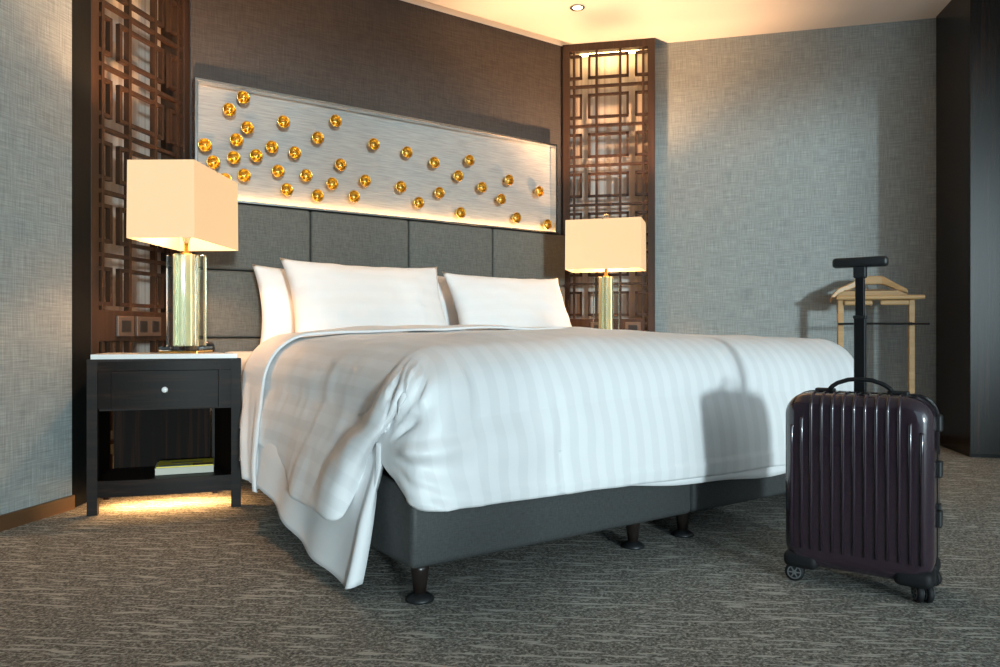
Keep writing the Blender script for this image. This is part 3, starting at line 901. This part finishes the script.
bs = link('back_shell', rounded_shell(HD, .007, False), M['purple'], sc_); shade_auto(bs)
bmz = bmesh.new(); rc = .060
out = []
for cx, cz, a0 in ((HW-rc, Z1-rc, 0), (-HW+rc, Z1-rc, 90), (-HW+rc, Z0+rc, 180), (HW-rc, Z0+rc, 270)):
    for k in range(9):
        a = R(a0+k*11.25); out.append((cx+rc*math.cos(a), cz+rc*math.sin(a)))
f0 = [bmz.verts.new((x*1.008, -.0072, z+(.0 if z < .3 else .002))) for x, z in out]; f1 = [bmz.verts.new((x*1.008, .0072, z+(.0 if z < .3 else .002))) for x, z in out]
for k in range(len(out)): bmz.faces.new((f0[k], f0[(k+1) % len(out)], f1[(k+1) % len(out)], f1[k]))
bmz.faces.new(f0); bmz.faces.new(f1[::-1]); bmesh.ops.recalc_face_normals(bmz, faces=bmz.faces)
zp = link('zip_band', bmz, M['black_rubber'], sc_)
# ribs
def rib(x, ztop_, over):
    bm = bmesh.new(); w, h = .0052, .0045; rf = .040
    path = [(-HD, Z0+.055), (-HD, .25), (-HD, .38)]
    nrm = [(-1, 0)]*3
    if over:
        for a in range(0, 91, 15):
            path.append((-HD+rf*(1-math.cos(R(a))), Z1-rf+rf*math.sin(R(a)))); nrm.append((-math.cos(R(a)), math.sin(R(a))))
        path.append((-.012, Z1)); nrm.append((0, 1))
    else:
        path.append((-HD, ztop_)); nrm.append((-1, 0)); path.append((-HD, ztop_+.006)); nrm.append((-.15, 0))
    rings = []
    for (y, z), (ny_, nz_) in zip(path, nrm):
        rings.append([bm.verts.new(q) for q in ((x-w, y-ny_*.002, z-nz_*.002), (x-w*.55, y+ny_*h*.8, z+nz_*h*.8), (x, y+ny_*h, z+nz_*h), (x+w*.55, y+ny_*h*.8, z+nz_*h*.8), (x+w, y-ny_*.002, z-nz_*.002))])
    for a, b in zip(rings, rings[1:]):
        for k in range(4): bm.faces.new((a[k], a[k+1], b[k+1], b[k]))
    bm.faces.new(rings[0][::-1]); bm.faces.new(rings[-1]); bmesh.ops.recalc_face_normals(bm, faces=bm.faces)
    return bm
for i in range(13):
    x = (i-6)*.0268
    e = abs(i-6)
    if e <= 4: link('rib', rib(x, 0, True), M['purple'], sc_, smooth=True)
    else: link('rib', rib(x*.985, .455 if e == 5 else .432, False), M['purple'], sc_, smooth=True)
# corner guards and double wheels
for sx in (-1, 1):
    for sy in (-1, 1):
        g = link('corner_guard', bx(sx*(HW-.046)-.046, sx*(HW-.046)+.046, sy*(HD-.049)-.050, sy*(HD-.049)+.050, .040, .086, bevel=.018, seg=4), M['black_rubber'], sc_, smooth=True)
        cx, cy = sx*.157, sy*.072
        ang = R(-62 if sx > 0 and sy < 0 else (8 if sx < 0 else -20))
        bm = bmesh.new(); tube(bm, [(cx, cy, .03), (cx, cy, .058)], .010, 12)
        fk = link('caster_fork', bm, M['black_plastic'], sc_, smooth=True)
        for k in (-1, 1):
            bm = lathe(bmesh.new(), [(0, -.0085), (.014, -.0085), (.022, -.008), (.0255, -.005), (.0255, .005), (.022, .008), (.014, .0085), (0, .0085)], 24, 'Y')
            w = link('wheel', bm, M['black_rubber'], sc_, (cx-math.sin(ang)*k*.012, cy+math.cos(ang)*k*.012, .026), ang, smooth=True)
            bm = lathe(bmesh.new(), [(0, -.0105), (.005, -.0105), (.006, -.009), (.006, .009), (.005, .0105), (0, .0105)], 12, 'Y')
            for q in range(6):
                a = q*math.pi/3
                c1, s1 = math.cos(a), math.sin(a)
                b2 = bmesh.new(); box(b2, .004, .0165, -.0098, .0098, -.0017, .0017)
                b2.transform(Matrix.Rotation(-a, 4, 'Y')); me_ = bpy.data.meshes.new('tmp'); b2.to_mesh(me_); b2.free(); bm.from_mesh(me_); bpy.data.meshes.remove(me_)
            lathe(bm, [(.0155, -.0098), (.0185, -.0098), (.0185, .0098), (.0155, .0098), (.0155, -.0098)], 20, 'Y')
            link('hub', bm, M['grey_plastic'], w)
# top carry handle, side handle, latches
bm = bmesh.new()
pth = [(-.078, 0, Z1+.008), (-.072, 0, Z1+.016), (-.058, 0, Z1+.026), (-.03, 0, Z1+.036), (0, 0, Z1+.039), (.03, 0, Z1+.036), (.058, 0, Z1+.026), (.072, 0, Z1+.016), (.078, 0, Z1+.008)]
tube(bm, pth, .0062, 10)
hd = link('carry_handle', bm, M['black_rubber'], sc_, (0, -.012, 0), smooth=True)
link('handle_mount', bx(-.118, -.066, -.014, .012, Z1-.002, Z1+.010, bevel=.004, seg=2), M['black_plastic'], sc_)
link('handle_mount', bx(.066, .118, -.014, .012, Z1-.002, Z1+.010, bevel=.004, seg=2), M['black_plastic'], sc_)
for z in (.455, .335, .205):
    lt = link('latch', bx(HW-.004, HW+.012, -.018, .018, z-.022, z+.022, bevel=.005, seg=2), M['black_plastic'], sc_)
link('latch', bx(HW-.004, HW+.009, -.012, .012, .228, .245, bevel=.003, seg=1), M['black_plastic'], sc_)
# trolley handle at the back
po = link('trolley_pole', bx(-.016, .016, HD-.024, HD-.006, Z1-.03, .74, bevel=.004, seg=2), M['black_metal'], sc_, (-.018, 0, 0))
link('inner_pole', bx(-.0125, .0125, HD-.022, HD-.008, .738, .892, bevel=.003, seg=2), M['black_metal'], po)
link('collar', bx(-.018, .018, HD-.026, HD-.004, .732, .742, bevel=.003, seg=2), M['black_plastic'], po)
gr = link('trolley_grip', bx(-.073, .073, HD-.032, HD+.002, .880, .909, bevel=.009, seg=3), M['black_plastic'], sc_, (-.018, 0, 0), smooth=True)
link('grip_neck', bx(-.017, .017, HD-.027, HD-.003, .849, .883, bevel=.004, seg=2), M['black_plastic'], gr)
